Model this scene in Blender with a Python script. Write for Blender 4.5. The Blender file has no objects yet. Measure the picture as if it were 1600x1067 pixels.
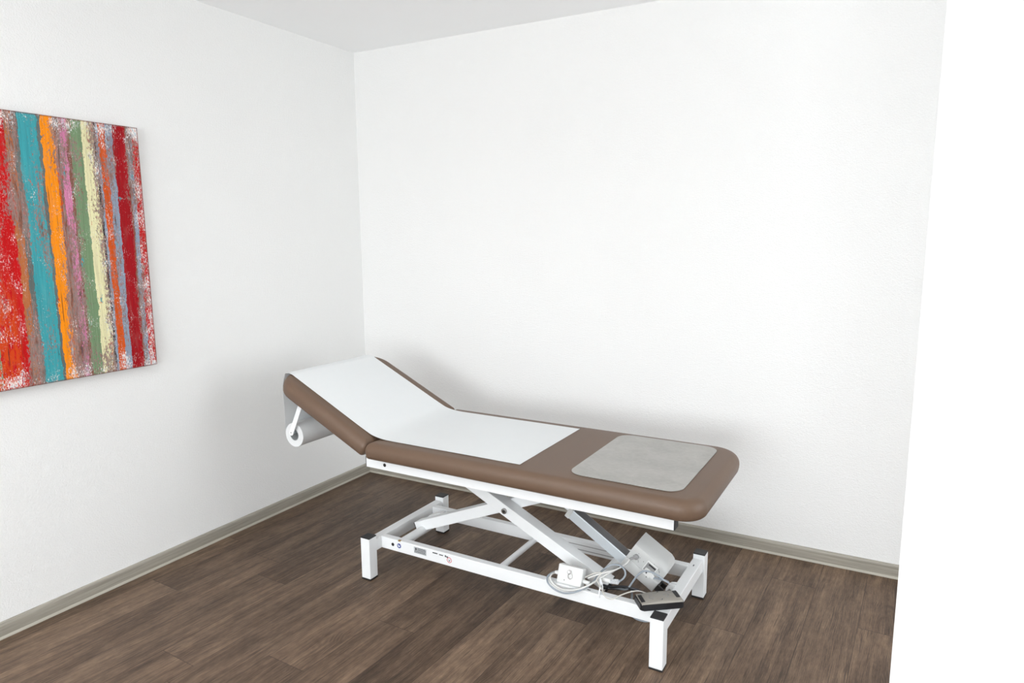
import bpy, bmesh, math, random
from mathutils import Vector, Matrix

S = bpy.context.scene
C = S.collection
random.seed(7)

# ------------------------------------------------------------------ camera
F_PX, PITCH, ROLL, YAW = 1074.996, .1534, -.0061, -.5039
CAM = Vector((2.7964, -3.2071, 1.4614))
fw = Vector((math.sin(YAW) * math.cos(PITCH), math.cos(YAW) * math.cos(PITCH), -math.sin(PITCH)))
rt = Vector((math.cos(YAW), -math.sin(YAW), 0))
up = rt.cross(fw)
r2 = rt * math.cos(ROLL) + up * math.sin(ROLL)
u2 = -rt * math.sin(ROLL) + up * math.cos(ROLL)
cd = bpy.data.cameras.new('camera')
cd.sensor_width = 36
cd.lens = F_PX / 1600 * 36
cd.clip_start = .02
camera = bpy.data.objects.new('camera', cd)
C.objects.link(camera)
m = Matrix.Identity(4)
for i in range(3):
    m[i][0], m[i][1], m[i][2], m[i][3] = r2[i], u2[i], -fw[i], CAM[i]
camera.matrix_world = m
S.camera = camera

# ------------------------------------------------------------------ world, added window lights, exposure
W = bpy.data.worlds.new('world')
S.world = W
W.use_nodes = True
W.node_tree.nodes['Background'].inputs[0].default_value = (.80, .90, 1.0, 1)
W.node_tree.nodes['Background'].inputs[1].default_value = .4


def area(name, loc, rot, sx, sy, power, color=(1, 1, 1)):
    l = bpy.data.lights.new(name, 'AREA')
    l.shape = 'RECTANGLE'
    l.size, l.size_y = sx, sy
    l.energy = power
    l.color = color
    o = bpy.data.objects.new(name, l)
    C.objects.link(o)
    o.location = loc
    o.rotation_euler = rot
    return o


H = 2.5
RX, RY = 5.4, -7.5          # room extents
# invented windows to light the room: front wall behind the camera, right wall, niche
area('added_light_front', (2.3, RY - .14, 1.4), (math.radians(90), 0, 0), 3.5, 1.7, 232, (.945, .975, 1))
area('added_light_right', (RX + .14, -3.7, 1.45), (math.radians(90), 0, math.radians(90)), 2.1, 1.35, 9, (.945, .975, 1))
area('added_light_niche', (RX + .14, -.95, 1.35), (math.radians(90), 0, math.radians(90)), 1.3, 2.0, 54, (.945, .975, 1))  # niche light, added to brighten the left wall
# ceiling panel and uplighter added to brighten the room, out of the frame
ADDED_PANELS = ((1.35, -2.75),)
for px_, py_ in ADDED_PANELS:
    area('added_panel_light', (px_, py_, H - .035), (0, 0, 0), 1.16, .56, 10, (.945, .975, 1))
ADDED_UPLIGHTS = ((1.0, -4.7, 66),)
for px_, py_, pw_ in ADDED_UPLIGHTS:
    area('added_uplight', (px_, py_, 1.84), (math.radians(180), 0, 0), .30, .30, pw_, (.945, .975, 1))
S.view_settings.view_transform = 'Standard'
S.view_settings.look = 'None'
S.view_settings.gamma = 1
S.view_settings.use_curve_mapping = False
S.view_settings.exposure = 0.03
S.cycles.max_bounces = 14
S.cycles.diffuse_bounces = 8
S.cycles.use_denoising = True


# ------------------------------------------------------------------ helpers: nodes
def srgb(r, g, b):
    f = lambda c: (c / 255 / 12.92) if c / 255 <= .04045 else ((c / 255 + .055) / 1.055) ** 2.4
    return (f(r), f(g), f(b), 1)


class NT:
    def __init__(s, name):
        s.m = bpy.data.materials.new(name)
        s.m.use_nodes = True
        s.t = s.m.node_tree
        s.b = s.t.nodes['Principled BSDF']

    def n(s, typ, **k):
        nd = s.t.nodes.new('ShaderNode' + typ)
        for a, v in k.items():
            setattr(nd, a, v)
        return nd

    def l(s, a, b):
        s.t.links.new(a, b)

    def put(s, sock, v):
        if isinstance(v, bpy.types.NodeSocket):
            s.l(v, sock)
        else:
            sock.default_value = v

    def math(s, op, a, b=0.0, c=None, clamp=False):
        nd = s.n('Math', operation=op)
        nd.use_clamp = clamp
        s.put(nd.inputs[0], a)
        s.put(nd.inputs[1], b)
        if c is not None:
            s.put(nd.inputs[2], c)
        return nd.outputs[0]

    def mix(s, f, a, b, blend='MIX'):
        nd = s.n('Mix', data_type='RGBA', blend_type=blend)
        s.put(nd.inputs[0], f)
        s.put(nd.inputs[6], a)
        s.put(nd.inputs[7], b)
        return nd.outputs[2]

    def vec(s, x=0.0, y=0.0, z=0.0):
        nd = s.n('CombineXYZ')
        for i, v in enumerate((x, y, z)):
            s.put(nd.inputs[i], v)
        return nd.outputs[0]

    def sep(s, v):
        nd = s.n('SeparateXYZ')
        s.l(v, nd.inputs[0])
        return nd.outputs

    def noise(s, v, scale, detail=2.0, rough=.5, dist=0.0):
        nd = s.n('TexNoise')
        s.l(v, nd.inputs['Vector'])
        nd.inputs['Scale'].default_value = scale
        nd.inputs['Detail'].default_value = detail
        nd.inputs['Roughness'].default_value = rough
        nd.inputs['Distortion'].default_value = dist
        return nd.outputs[0]

    def ramp(s, f, stops, interp='LINEAR'):
        nd = s.n('ValToRGB')
        cr = nd.color_ramp
        cr.interpolation = interp
        while len(cr.elements) > 1:
            cr.elements.remove(cr.elements[-1])
        cr.elements[0].position = stops[0][0]
        cr.elements[0].color = stops[0][1]
        for p, c in stops[1:]:
            e = cr.elements.new(p)
            e.color = c
        s.put(nd.inputs[0], f)
        return nd.outputs[0]

    def step(s, v, lo, hi):
        nd = s.n('MapRange')
        nd.interpolation_type = 'SMOOTHSTEP'
        s.put(nd.inputs[0], v)
        nd.inputs[1].default_value = lo
        nd.inputs[2].default_value = hi
        return nd.outputs[0]

    def bump(s, h, strength, dist):
        nd = s.n('Bump')
        nd.inputs['Strength'].default_value = strength
        nd.inputs['Distance'].default_value = dist
        s.l(h, nd.inputs['Height'])
        s.l(nd.outputs[0], s.b.inputs['Normal'])
        return nd

    def obj(s):
        return s.n('TexCoord').outputs['Object']


def g(v):
    return (v, v, v, 1)


def simple(name, col, rough=.5, metal=0.0, spec=.5, bump=None, var=.0, scale=40):
    t = NT(name)
    co = t.obj()
    if var:
        n = t.noise(co, scale, 3)
        a = tuple(c * (1 - var) for c in col[:3]) + (1,)
        b = tuple(min(1, c * (1 + var)) for c in col[:3]) + (1,)
        t.l(t.mix(n, a, b), t.b.inputs['Base Color'])
    else:
        t.b.inputs['Base Color'].default_value = col
    t.b.inputs['Roughness'].default_value = rough
    t.b.inputs['Metallic'].default_value = metal
    t.b.inputs['Specular IOR Level'].default_value = spec
    if bump:
        t.bump(t.noise(co, bump[0], 2), bump[1], bump[2])
    return t.m


M = {}
M['white_metal'] = simple('white_powder_coat', (.80, .82, .83, 1), .32, spec=.45, bump=(900, .05, .0004), var=.01)
M['black_plastic'] = simple('black_plastic', (.012, .012, .013, 1), .5, var=.2)
M['black_rubber'] = simple('black_rubber', (.010, .010, .012, 1), .42, var=.2)
M['alu'] = simple('brushed_aluminium', (.60, .65, .69, 1), .42, metal=.45, var=.05, scale=200)
M['steel'] = simple('steel', (.35, .34, .33, 1), .3, metal=1.0, var=.1)
M['grey_plastic'] = simple('light_grey_plastic', (.52, .53, .525, 1), .45, bump=(700, .1, .0004), var=.02)
M['pale_plastic'] = simple('pale_plastic', (.72, .73, .72, 1), .4, var=.02)
M['mid_grey_plastic'] = simple('mid_grey_plastic', (.28, .28, .28, 1), .45, var=.04)
M['dark_reflection_grey'] = simple('dark_reflection_grey', (.13, .13, .135, 1), .35, metal=.3, var=.1, scale=120)  # dark reflection on the actuator's top, put into the colour
M['cable_white'] = simple('white_cable', (.68, .68, .66, 1), .45, var=.03)
M['cable_grey'] = simple('grey_cable', (.30, .34, .38, 1), .4, var=.05)
M['cable_beige'] = simple('beige_cable', (.58, .56, .52, 1), .45, var=.03)
M['cable_black'] = simple('black_cable', (.02, .022, .026, 1), .4, var=.2)
M['paper'] = simple('exam_paper', (.71, .725, .73, 1), .9, spec=.2, bump=(260, .12, .0006), var=.012, scale=30)
M['card'] = simple('cardboard_core', (.42, .44, .44, 1), .8, var=.06)
M['blue_mark'] = simple('blue_print', srgb(30, 60, 140), .5, var=.03)
M['red_mark'] = simple('red_print', srgb(190, 40, 60), .5, var=.03)
M['dark_mark'] = simple('dark_print', srgb(40, 42, 46), .5, var=.05)
M['white_mark'] = simple('white_print', (.8, .82, .84, 1), .5, var=.01)
M['brass'] = simple('brass_tape', srgb(150, 120, 60), .5, var=.1)
M['added_diffuser'] = simple('added_panel_diffuser', (.9, .9, .9, 1), .5, var=.01)  # glowing face of the added ceiling panel
M['added_diffuser'].node_tree.nodes['Principled BSDF'].inputs['Emission Color'].default_value = (.97, .985, 1, 1)
M['added_diffuser'].node_tree.nodes['Principled BSDF'].inputs['Emission Strength'].default_value = 2
M['frame_white'] = simple('window_frame_white', (.8, .8, .8, 1), .4, var=.01)


def wall_mat(name, col, strength):
    t = NT(name)
    co = t.obj()
    t.b.inputs['Roughness'].default_value = .85
    t.b.inputs['Specular IOR Level'].default_value = .25
    n1 = t.noise(co, 150, 4, .65, .5)
    n2 = t.noise(co, 62, 2, .5)
    vo = t.n('TexVoronoi')
    vo.inputs['Scale'].default_value = 190
    t.l(co, vo.inputs['Vector'])
    h = t.math('ADD', t.math('MULTIPLY', n1, .8), t.math('MULTIPLY', n2, .35))
    h = t.math('ADD', h, t.math('MULTIPLY', vo.outputs['Distance'], -.25))
    v = t.noise(co, 3, 3)
    t.l(t.mix(v, tuple(c * .985 for c in col[:3]) + (1,), col), t.b.inputs['Base Color'])
    t.bump(h, strength, .0040)
    return t.m


M['wall'] = wall_mat('white_textured_plaster', (.81, .812, .803, 1), .55)
M['ceiling'] = simple('ceiling_paint', (.93, .94, .945, 1), .9, bump=(60, .05, .002), var=.006, scale=4)


def sheet_mat():
    t = NT('exam_paper_sheet')
    co = t.obj()
    n = t.noise(co, 30, 3)
    c = t.mix(n, (.84, .86, .865, 1), (.86, .88, .885, 1))
    t.l(c, t.b.inputs['Base Color'])
    t.b.inputs['Roughness'].default_value = .9
    t.b.inputs['Specular IOR Level'].default_value = .2
    tr = t.n('BsdfTranslucent')
    tr.inputs[0].default_value = (.85, .87, .88, 1)
    mx = t.n('MixShader')
    mx.inputs[0].default_value = .2
    t.l(t.b.outputs[0], mx.inputs[1])
    t.l(tr.outputs[0], mx.inputs[2])
    out = [q for q in t.t.nodes if q.type == 'OUTPUT_MATERIAL'][0]
    t.l(mx.outputs[0], out.inputs[0])
    return t.m


M['sheet'] = sheet_mat()


def leather():
    t = NT('brown_leatherette')
    co = t.obj()
    n = t.noise(co, 6, 3)
    t.l(t.mix(n, srgb(98, 78, 63), srgb(104, 83, 67)), t.b.inputs['Base Color'])
    t.b.inputs['Roughness'].default_value = .46
    t.b.inputs['Specular IOR Level'].default_value = .4
    vo = t.n('TexVoronoi')
    vo.inputs['Scale'].default_value = 650
    t.l(co, vo.inputs['Vector'])
    t.bump(t.math('ADD', vo.outputs['Distance'], t.math('MULTIPLY', t.noise(co, 14, 2), 1.5)), .12, .0012)
    return t.m


M['leather'] = leather()


def mat_pad():
    t = NT('translucent_grey_pad')
    co = t.obj()
    n = t.noise(co, 9, 6, .65, .6)
    n2 = t.noise(co, 60, 3, .6)
    f = t.math('ADD', t.math('MULTIPLY', n, .7), t.math('MULTIPLY', n2, .3))
    t.l(t.ramp(f, [(.3, srgb(143, 141, 136)), (.5, srgb(157, 155, 150)), (.72, srgb(170, 168, 163))]), t.b.inputs['Base Color'])
    t.b.inputs['Roughness'].default_value = .38
    t.bump(n2, .08, .002)
    return t.m


M['pad'] = mat_pad()


def base_mat():
    t = NT('grey_oak_skirting')
    co = t.obj()
    x, y, z = t.sep(co)
    al = t.math('ADD', x, y)
    v = t.vec(t.math('MULTIPLY', al, 2.2), 0.0, t.math('MULTIPLY', z, 95))
    n = t.noise(v, 1.0, 5, .6, .3)
    v2 = t.vec(t.math('MULTIPLY', al, 14), 0.0, t.math('MULTIPLY', z, 420))
    n2 = t.noise(v2, 1.0, 2)
    f = t.math('ADD', t.math('MULTIPLY', n, .75), t.math('MULTIPLY', n2, .25))
    t.l(t.ramp(f, [(.3, srgb(128, 123, 113)), (.5, srgb(150, 145, 134)), (.7, srgb(170, 165, 153))]), t.b.inputs['Base Color'])
    t.b.inputs['Roughness'].default_value = .5
    return t.m


M['baseboard'] = base_mat()
M['lip'] = simple('skirting_lip', srgb(168, 163, 151), .38, var=.06, scale=15)


def floor_mat():
    t = NT('dark_oak_vinyl_planks')
    pl = t.n('UVMap'); pl.uv_map = 'plank'      # metres across / along one plank
    rn = t.n('UVMap'); rn.uv_map = 'rnd'
    fx = t.n('UVMap'); fx.uv_map = 'edge'       # distance coordinates to the ends
    px, py, _ = t.sep(pl.outputs[0])
    ra, rb, _ = t.sep(rn.outputs[0])
    ex, ey, _ = t.sep(fx.outputs[0])
    gx = t.math('ADD', px, t.math('MULTIPLY', ra, 37.0))
    gy = t.math('ADD', py, t.math('MULTIPLY', rb, 53.0))
    # gentle wander of the grain
    wv = t.noise(t.vec(t.math('MULTIPLY', gx, 3.0), t.math('MULTIPLY', gy, 1.6), ra), 1.0, 2)
    gxw = t.math('ADD', gx, t.math('MULTIPLY', wv, .035))
    fine = t.noise(t.vec(t.math('MULTIPLY', gxw, 520), t.math('MULTIPLY', gy, 7), 0.0), 1.0, 3, .6)
    mid = t.noise(t.vec(t.math('MULTIPLY', gxw, 62), t.math('MULTIPLY', gy, 2.2), 3.0), 1.0, 5, .62, .15)
    broad = t.noise(t.vec(t.math('MULTIPLY', gxw, 13), t.math('MULTIPLY', gy, 1.9), 7.0), 1.0, 3, .55, .2)
    knot = t.noise(t.vec(t.math('MULTIPLY', gx, 9), t.math('MULTIPLY', gy, 5), 11.0), 1.0, 2, .5)
    # cathedral rings
    dx = t.math('ADD', t.math('SUBTRACT', px, .088), t.math('MULTIPLY', t.math('SUBTRACT', wv, .5), .12))
    ring = t.math('SINE', t.math('MULTIPLY', t.math('ADD', t.math('MULTIPLY', t.math('MULTIPLY', dx, dx), 90.0), t.math('ADD', t.math('MULTIPLY', gy, .9), t.math('MULTIPLY', wv, 1.8))), 95.0))
    ringmask = t.math('MULTIPLY', t.step(knot, .60, .70), .05)
    pore = t.noise(t.vec(t.math('MULTIPLY', gxw, 800), t.math('MULTIPLY', gy, 30), 5.0), 1.0, 3, .7)
    f = t.math('ADD', t.math('MULTIPLY', fine, .34), t.math('MULTIPLY', mid, .33))
    f = t.math('ADD', f, t.math('MULTIPLY', broad, .33))
    f = t.math('ADD', f, t.math('MULTIPLY', t.math('SUBTRACT', pore, .5), .34))
    f = t.math('ADD', f, t.math('MULTIPLY', ring, ringmask))
    f = t.math('ADD', f, t.math('MULTIPLY', t.math('SUBTRACT', ra, .5), .11))
    mot = t.noise(t.vec(t.math('MULTIPLY', gx, 38), t.math('MULTIPLY', gy, 17), 41.0), 1.0, 5, .7)
    f = t.math('ADD', f, t.math('MULTIPLY', t.math('SUBTRACT', mot, .5), .22))
    col = t.ramp(f, [(.35, srgb(48, 37, 28)), (.43, srgb(74, 58, 46)), (.50, srgb(93, 75, 60)), (.575, srgb(111, 91, 74)), (.67, srgb(138, 116, 96))])
    # dark cracks along the grain, clustered
    cr = t.noise(t.vec(t.math('MULTIPLY', gxw, 200), t.math('MULTIPLY', gy, 5), 21.0), 1.0, 3, .6)
    cl = t.noise(t.vec(t.math('MULTIPLY', gxw, 22), t.math('MULTIPLY', gy, 3.2), 31.0), 1.0, 2, .5)
    ck = t.step(t.math('ADD', cr, t.math('MULTIPLY', cl, .50)), .86, .93)
    col = t.mix(t.math('MULTIPLY', ck, .62), col, srgb(44, 33, 26))
    kd = t.math('MULTIPLY', t.step(knot, .58, .74), .42)
    col = t.mix(kd, col, srgb(66, 51, 41))
    # tint per plank
    col = t.mix(t.math('MULTIPLY', rb, .22), col, t.mix(1.0, col, (1.0, .93, .88, 1), 'MULTIPLY'))
    # joints
    e1 = t.math('MINIMUM', px, t.math('SUBTRACT', .1757, px))
    e2 = t.math('MINIMUM', ex, ey)
    ln = t.math('SUBTRACT', 1.0, t.step(t.math('ADD', t.math('MINIMUM', e1, e2), t.math('MULTIPLY', t.math('SUBTRACT', mid, .5), .0030)), .0004, .0021))
    col = t.mix(t.math('MULTIPLY', ln, .72), col, srgb(44, 33, 27))
    t.l(col, t.b.inputs['Base Color'])
    t.b.inputs['Specular IOR Level'].default_value = .35
    t.put(t.b.inputs['Roughness'], t.math('ADD', .44, t.math('MULTIPLY', mid, .16)))
    t.bump(t.math('SUBTRACT', t.math('ADD', t.math('MULTIPLY', fine, .5), t.math('MULTIPLY', mid, .5)), t.math('MULTIPLY', ln, 1.2)), .18, .0012)
    return t.m


M['floor'] = floor_mat()


# ------------------------------------------------------------------ helpers: meshes
def link(name, bm, mat, parent=None, smooth=False, **props):
    me = bpy.data.meshes.new(name)
    bmesh.ops.recalc_face_normals(bm, faces=bm.faces[:])
    bm.to_mesh(me)
    bm.free()
    me.materials.append(mat)
    if smooth:
        for p in me.polygons:
            p.use_smooth = True
    o = bpy.data.objects.new(name, me)
    C.objects.link(o)
    if parent:
        o.parent = parent
    for k, v in props.items():
        o[k] = v
    return o


def autosmooth(o, ang=40):
    me = o.data
    for p in me.polygons:
        p.use_smooth = True
    bm = bmesh.new()
    bm.from_mesh(me)
    for e in bm.edges:
        if len(e.link_faces) == 2 and e.calc_face_angle(0) > math.radians(ang):
            e.smooth = False
    bm.to_mesh(me)
    bm.free()
    return o


def box(bm, a, b, bev=0.0, seg=2, mat=None):
    """axis-aligned box from corner a to corner b (mat: optional placing matrix)"""
    vs = []
    for z in (a[2], b[2]):
        for x, y in ((a[0], a[1]), (b[0], a[1]), (b[0], b[1]), (a[0], b[1])):
            vs.append(bm.verts.new((x, y, z)))
    fs = [bm.faces.new([vs[i] for i in q]) for q in ((3, 2, 1, 0), (4, 5, 6, 7), (0, 1, 5, 4), (1, 2, 6, 5), (2, 3, 7, 6), (3, 0, 4, 7))]
    geo = vs
    if bev:
        es = list({e for f in fs for e in f.edges})
        r = bmesh.ops.bevel(bm, geom=es, offset=bev, segments=seg, affect='EDGES', profile=.5)
        geo = list({v for f in r['faces'] for v in f.verts} | {v for v in vs if v.is_valid})
    if mat:
        bmesh.ops.transform(bm, matrix=mat, verts=geo)
    return geo


def new():
    return bmesh.new()


def beam(p0, p1, v0, v1, h, bev=.002):
    """rectangular tube lying in a u-z plane from p0 to p1 (u,z), spanning v0..v1, height h"""
    bm = new()
    d = Vector((p1[0] - p0[0], p1[1] - p0[1]))
    L = d.length
    ang = math.atan2(d.y, d.x)
    mt = Matrix.Translation((p0[0], 0, p0[1])) @ Matrix.Rotation(-ang, 4, 'Y')
    box(bm, (0, v0, -h / 2), (L, v1, h / 2), bev, 2, mt)
    return bm


def cyl(bm, a, b, r, n=24, r2=None, bev=0.0):
    a, b = Vector(a), Vector(b)
    d = b - a
    q = d.to_track_quat('Z', 'Y').to_matrix().to_4x4()
    mt = Matrix.Translation((a + b) / 2) @ q
    g_ = bmesh.ops.create_cone(bm, cap_ends=True, segments=n, radius1=r, radius2=r if r2 is None else r2, depth=d.length, matrix=mt)
    if bev:
        es = [e for e in {e for v in g_['verts'] for e in v.link_edges} if abs((e.verts[0].co - e.verts[1].co).normalized().dot(d.normalized())) < .1]
        bmesh.ops.bevel(bm, geom=es, offset=bev, segments=2, affect='EDGES', profile=.5)


def spline(pts, k=10):
    P = [Vector(p) for p in pts]
    P = [P[0] * 2 - P[1]] + P + [P[-1] * 2 - P[-2]]
    out = []
    for i in range(1, len(P) - 2):
        for j in range(k):
            t = j / k
            a, b, c, d = P[i - 1], P[i], P[i + 1], P[i + 2]
            out.append(.5 * ((2 * b) + (c - a) * t + (2 * a - 5 * b + 4 * c - d) * t * t + (3 * b - a - 3 * c + d) * t ** 3))
    out.append(P[-2])
    return out


def tube(bm, pts, r, n=10):
    """swept round tube; r number or function of 0..1"""
    N = len(pts)
    rings = []
    up_ = Vector((0, 0, 1))
    for i, p in enumerate(pts):
        t = (pts[min(i + 1, N - 1)] - pts[max(i - 1, 0)]).normalized()
        x = up_.cross(t)
        if x.length < 1e-3:
            x = Vector((1, 0, 0)).cross(t)
        x.normalize()
        y = t.cross(x)
        up_ = y
        rr = r(i / (N - 1)) if callable(r) else r
        rings.append([bm.verts.new(p + x * math.cos(2 * math.pi * k / n) * rr + y * math.sin(2 * math.pi * k / n) * rr) for k in range(n)])
    for a, b in zip(rings, rings[1:]):
        for k in range(n):
            bm.faces.new((a[k], a[(k + 1) % n], b[(k + 1) % n], b[k]))
    bm.faces.new(rings[0][::-1])
    bm.faces.new(rings[-1])


def rrect(x0, x1, y0, y1, rad, n=10):
    """rounded rectangle outline; rad = (x1y0, x1y1, x0y1, x0y0)"""
    out = []
    cs = [(x1, y0, rad[0], -90), (x1, y1, rad[1], 0), (x0, y1, rad[2], 90), (x0, y0, rad[3], 180)]
    for cx, cy, r, a0 in cs:
        sx = -1 if cx == x1 else 1
        sy = -1 if cy == y1 else 1
        for k in range(n + 1):
            a = math.radians(a0 + 90 * k / n)
            out.append((cx + sx * r + math.cos(a) * r, cy + sy * r + math.sin(a) * r))
    return out


def cushion(x0, x1, y0, y1, rad, z0, z1, edge=.036):
    """upholstered board: bulging side, soft top edge, flat underside"""
    T = z1 - z0
    prof = [(.022, 0), (.010, .001), (.004, .006 / .07 * T), (.0008, .02 / .07 * T), (0, .03 / .07 * T)]
    zb = .032 / .07 * T
    n = 9
    for k in range(1, n + 1):
        a = math.pi / 2 * k / n
        prof.append((edge * (1 - math.cos(a)), zb + (T - zb - .002) * math.sin(a)))
    prof.append((edge + .03, T - .0012))
    prof.append((edge + .08, T))
    bm = new()
    rings = []
    for ins, z in prof:
        rr = [max(.004, r - ins) for r in rad]
        rings.append([bm.verts.new((x, y, z0 + z)) for x, y in rrect(x0 + ins, x1 - ins, y0 + ins, y1 - ins, rr)])
    for a, b in zip(rings, rings[1:]):
        for k in range(len(a)):
            bm.faces.new((a[k], a[(k + 1) % len(a)], b[(k + 1) % len(a)], b[k]))
    bm.faces.new(rings[0][::-1])
    bm.faces.new(rings[-1])
    return bm


def slab(outline, z0, z1, bev=0.0):
    bm = new()
    a = [bm.verts.new((x, y, z0)) for x, y in outline]
    b = [bm.verts.new((x, y, z1)) for x, y in outline]
    for k in range(len(a)):
        bm.faces.new((a[k], a[(k + 1) % len(a)], b[(k + 1) % len(a)], b[k]))
    bm.faces.new(a[::-1])
    bm.faces.new(b)
    return bm


def extrude_profile(prof, axis_a, axis_b, p0, d, length, bev=0.0):
    """closed 2-D profile (a,b) placed at p0 with axes and swept along d"""
    bm = new()
    A = [bm.verts.new(p0 + axis_a * a + axis_b * b) for a, b in prof]
    B = [bm.verts.new(p0 + axis_a * a + axis_b * b + d * length) for a, b in prof]
    n = len(A)
    for k in range(n):
        bm.faces.new((A[k], A[(k + 1) % n], B[(k + 1) % n], B[k]))
    bm.faces.new(A[::-1])
    bm.faces.new(B)
    if bev:
        bmesh.ops.bevel(bm, geom=bm.edges[:], offset=bev, segments=3, affect='EDGES', profile=.5)
    return bm


def struct(name, bm, mat):
    return link(name, bm, mat, kind='structure')


# ------------------------------------------------------------------ room shell
PITCHW = .1757
S0 = 1.5635
ROT = .045


def build_floor():
    bm = new()
    uv = bm.loops.layers.uv.new('plank')
    uvr = bm.loops.layers.uv.new('rnd')
    uve = bm.loops.layers.uv.new('edge')
    known = {1: -.875, -2: -1.255, -3: -1.626, -5: -1.80, -6: -1.253, -8: -1.518, 5: -.14, 7: -.373}
    LEN = 1.22
    ca, sa = math.cos(ROT), math.sin(ROT)
    rnd = random.Random(11)

    # orthogonal frame: s axis = (ca,-sa)... t axis = (sa, ca)
    def Q(s, t):
        return (s * ca + t * sa, -s * sa + t * ca)
    k0, k1 = -13, 26
    for k in range(k0, k1):
        s0 = S0 + k * PITCHW
        s1 = s0 + PITCHW
        j = known.get(k)
        off = (j if j is not None else rnd.uniform(0, LEN)) % LEN
        t = -8 * LEN + off
        while t < .8:
            a, b = max(t, -7.2), min(t + LEN, .8)
            if b > a:
                vs = [bm.verts.new((*Q(s, q), 0)) for s, q in ((s0, a), (s1, a), (s1, b), (s0, b))]
                f = bm.faces.new(vs)
                r1, r2_ = rnd.random(), rnd.random()
                for lp, (x, y) in zip(f.loops, ((0, a - t), (PITCHW, a - t), (PITCHW, b - t), (0, b - t))):
                    lp[uv].uv = (x, y)
                    lp[uvr].uv = (r1, r2_)
                    lp[uve].uv = (y, LEN - y)
            t += LEN
    # clip to the room rectangle
    for co, no in (((0, 0, 0), (-1, 0, 0)), ((RX, 0, 0), (1, 0, 0)), ((0, 0, 0), (0, 1, 0)), ((0, RY, 0), (0, -1, 0))):
        bmesh.ops.bisect_plane(bm, geom=bm.verts[:] + bm.edges[:] + bm.faces[:], plane_co=co, plane_no=no, clear_outer=True)
    o = struct('floor', bm, M['floor'])
    if o.data.polygons[0].normal.z < 0:
        o.data.flip_normals()
    return o


build_floor()
T = .2
bm = new(); box(bm, (-T, RY - T, H), (RX + T, T, H + T)); struct('ceiling', bm, M['ceiling'])
bm = new(); box(bm, (-T, RY, 0), (0, T, H)); struct('wall_left', bm, M['wall'])
bm = new(); box(bm, (0, 0, 0), (RX + T, T, H)); struct('wall_back', bm, M['wall'])
# projecting wall on the right, nearer to the camera
bm = new()
pa = [(2.842, -1.907), (3.55, -1.907), (3.55, -1.807), (2.872, -1.807), (2.850, -1.880)]
v0_ = [bm.verts.new((x, y, 0)) for x, y in pa]
v1_ = [bm.verts.new((x, y, H)) for x, y in pa]
for k in range(5):
    bm.faces.new((v0_[k], v0_[(k + 1) % 5], v1_[(k + 1) % 5], v1_[k]))
bm.faces.new(v0_[::-1]); bm.faces.new(v1_)
struct('wall_partition', bm, M['wall'])


def wall_with_holes(name, lo, hi, axis, at, thick, holes):
    """wall along an axis with window holes (a, b, z0, z1)"""
    bm = new()
    cells = []
    c = lo
    for a_, b_, z0, z1 in sorted(holes):
        cells += [(c, a_, 0, H), (a_, b_, 0, z0), (a_, b_, z1, H)]
        c = b_
    cells.append((c, hi, 0, H))
    for p, q, r, t in cells:
        if axis == 'x':
            box(bm, (p, at - thick, r), (q, at, t))
        else:
            box(bm, (at, p, r), (at + thick, q, t))
    return struct(name, bm, M['wall'])


wall_with_holes('wall_front', -T, RX + T, 'x', RY, T, [(.5, 4.1, .5, 2.3)])
wall_with_holes('wall_right', RY, 0, 'y', RX, T, [(-4.8, -2.6, .75, 2.15), (-1.65, -.25, .3, 2.4)])


def window(name, axis, a, b, at, z0, z1, n):
    fr = new()
    w = .05
    def bb(p, q, r, s):
        if axis == 'x':
            box(fr, (p, at - .07, r), (q, at - .02, s), .003)
        else:
            box(fr, (at + .02, p, r), (at + .07, q, s), .003)
    bb(a, b, z0, z0 + w); bb(a, b, z1 - w, z1)
    for k in range(n + 1):
        c = a + (b - a - w) * k / n
        bb(c, c + w, z0 + w, z1 - w)
    return struct(name, fr, M['frame_white'])


window('added_window_1', 'x', .5, 4.1, RY, .5, 2.3, 3)  # added windows, unseen, one in front of each area light
window('added_window_2', 'y', -4.8, -2.6, RX, .75, 2.15, 2)
window('added_window_3', 'y', -1.65, -.25, RX, .3, 2.4, 1)  # added too, hidden behind the partition


def baseboard(name, p0, p1, inward, trimname):
    """skirting with a paler soft lip at the floor"""
    d = Vector((p1[0] - p0[0], p1[1] - p0[1], 0))
    L = d.length
    d.normalize()
    nv = Vector((inward[0], inward[1], 0))
    z = Vector((0, 0, 1))
    pr = [(0, .010), (.0125, .010), (.0125, .052), (.011, .0575), (.007, .0606), (0, .0606)]
    struct(name, extrude_profile(pr, nv, z, Vector((p0[0], p0[1], 0)), d, L), M['baseboard'])
    lp = [(0, 0), (.0175, 0), (.0172, .003), (.0150, .0075), (.0130, .010), (0, .010)]
    struct(trimname, extrude_profile(lp, nv, z, Vector((p0[0], p0[1], 0)), d, L), M['lip'])


baseboard('baseboard_back', (0.0, 0), (RX, 0), (0, -1), 'trim_1')
baseboard('baseboard_left', (0, RY), (0, -.0), (1, 0), 'trim_2')


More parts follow.
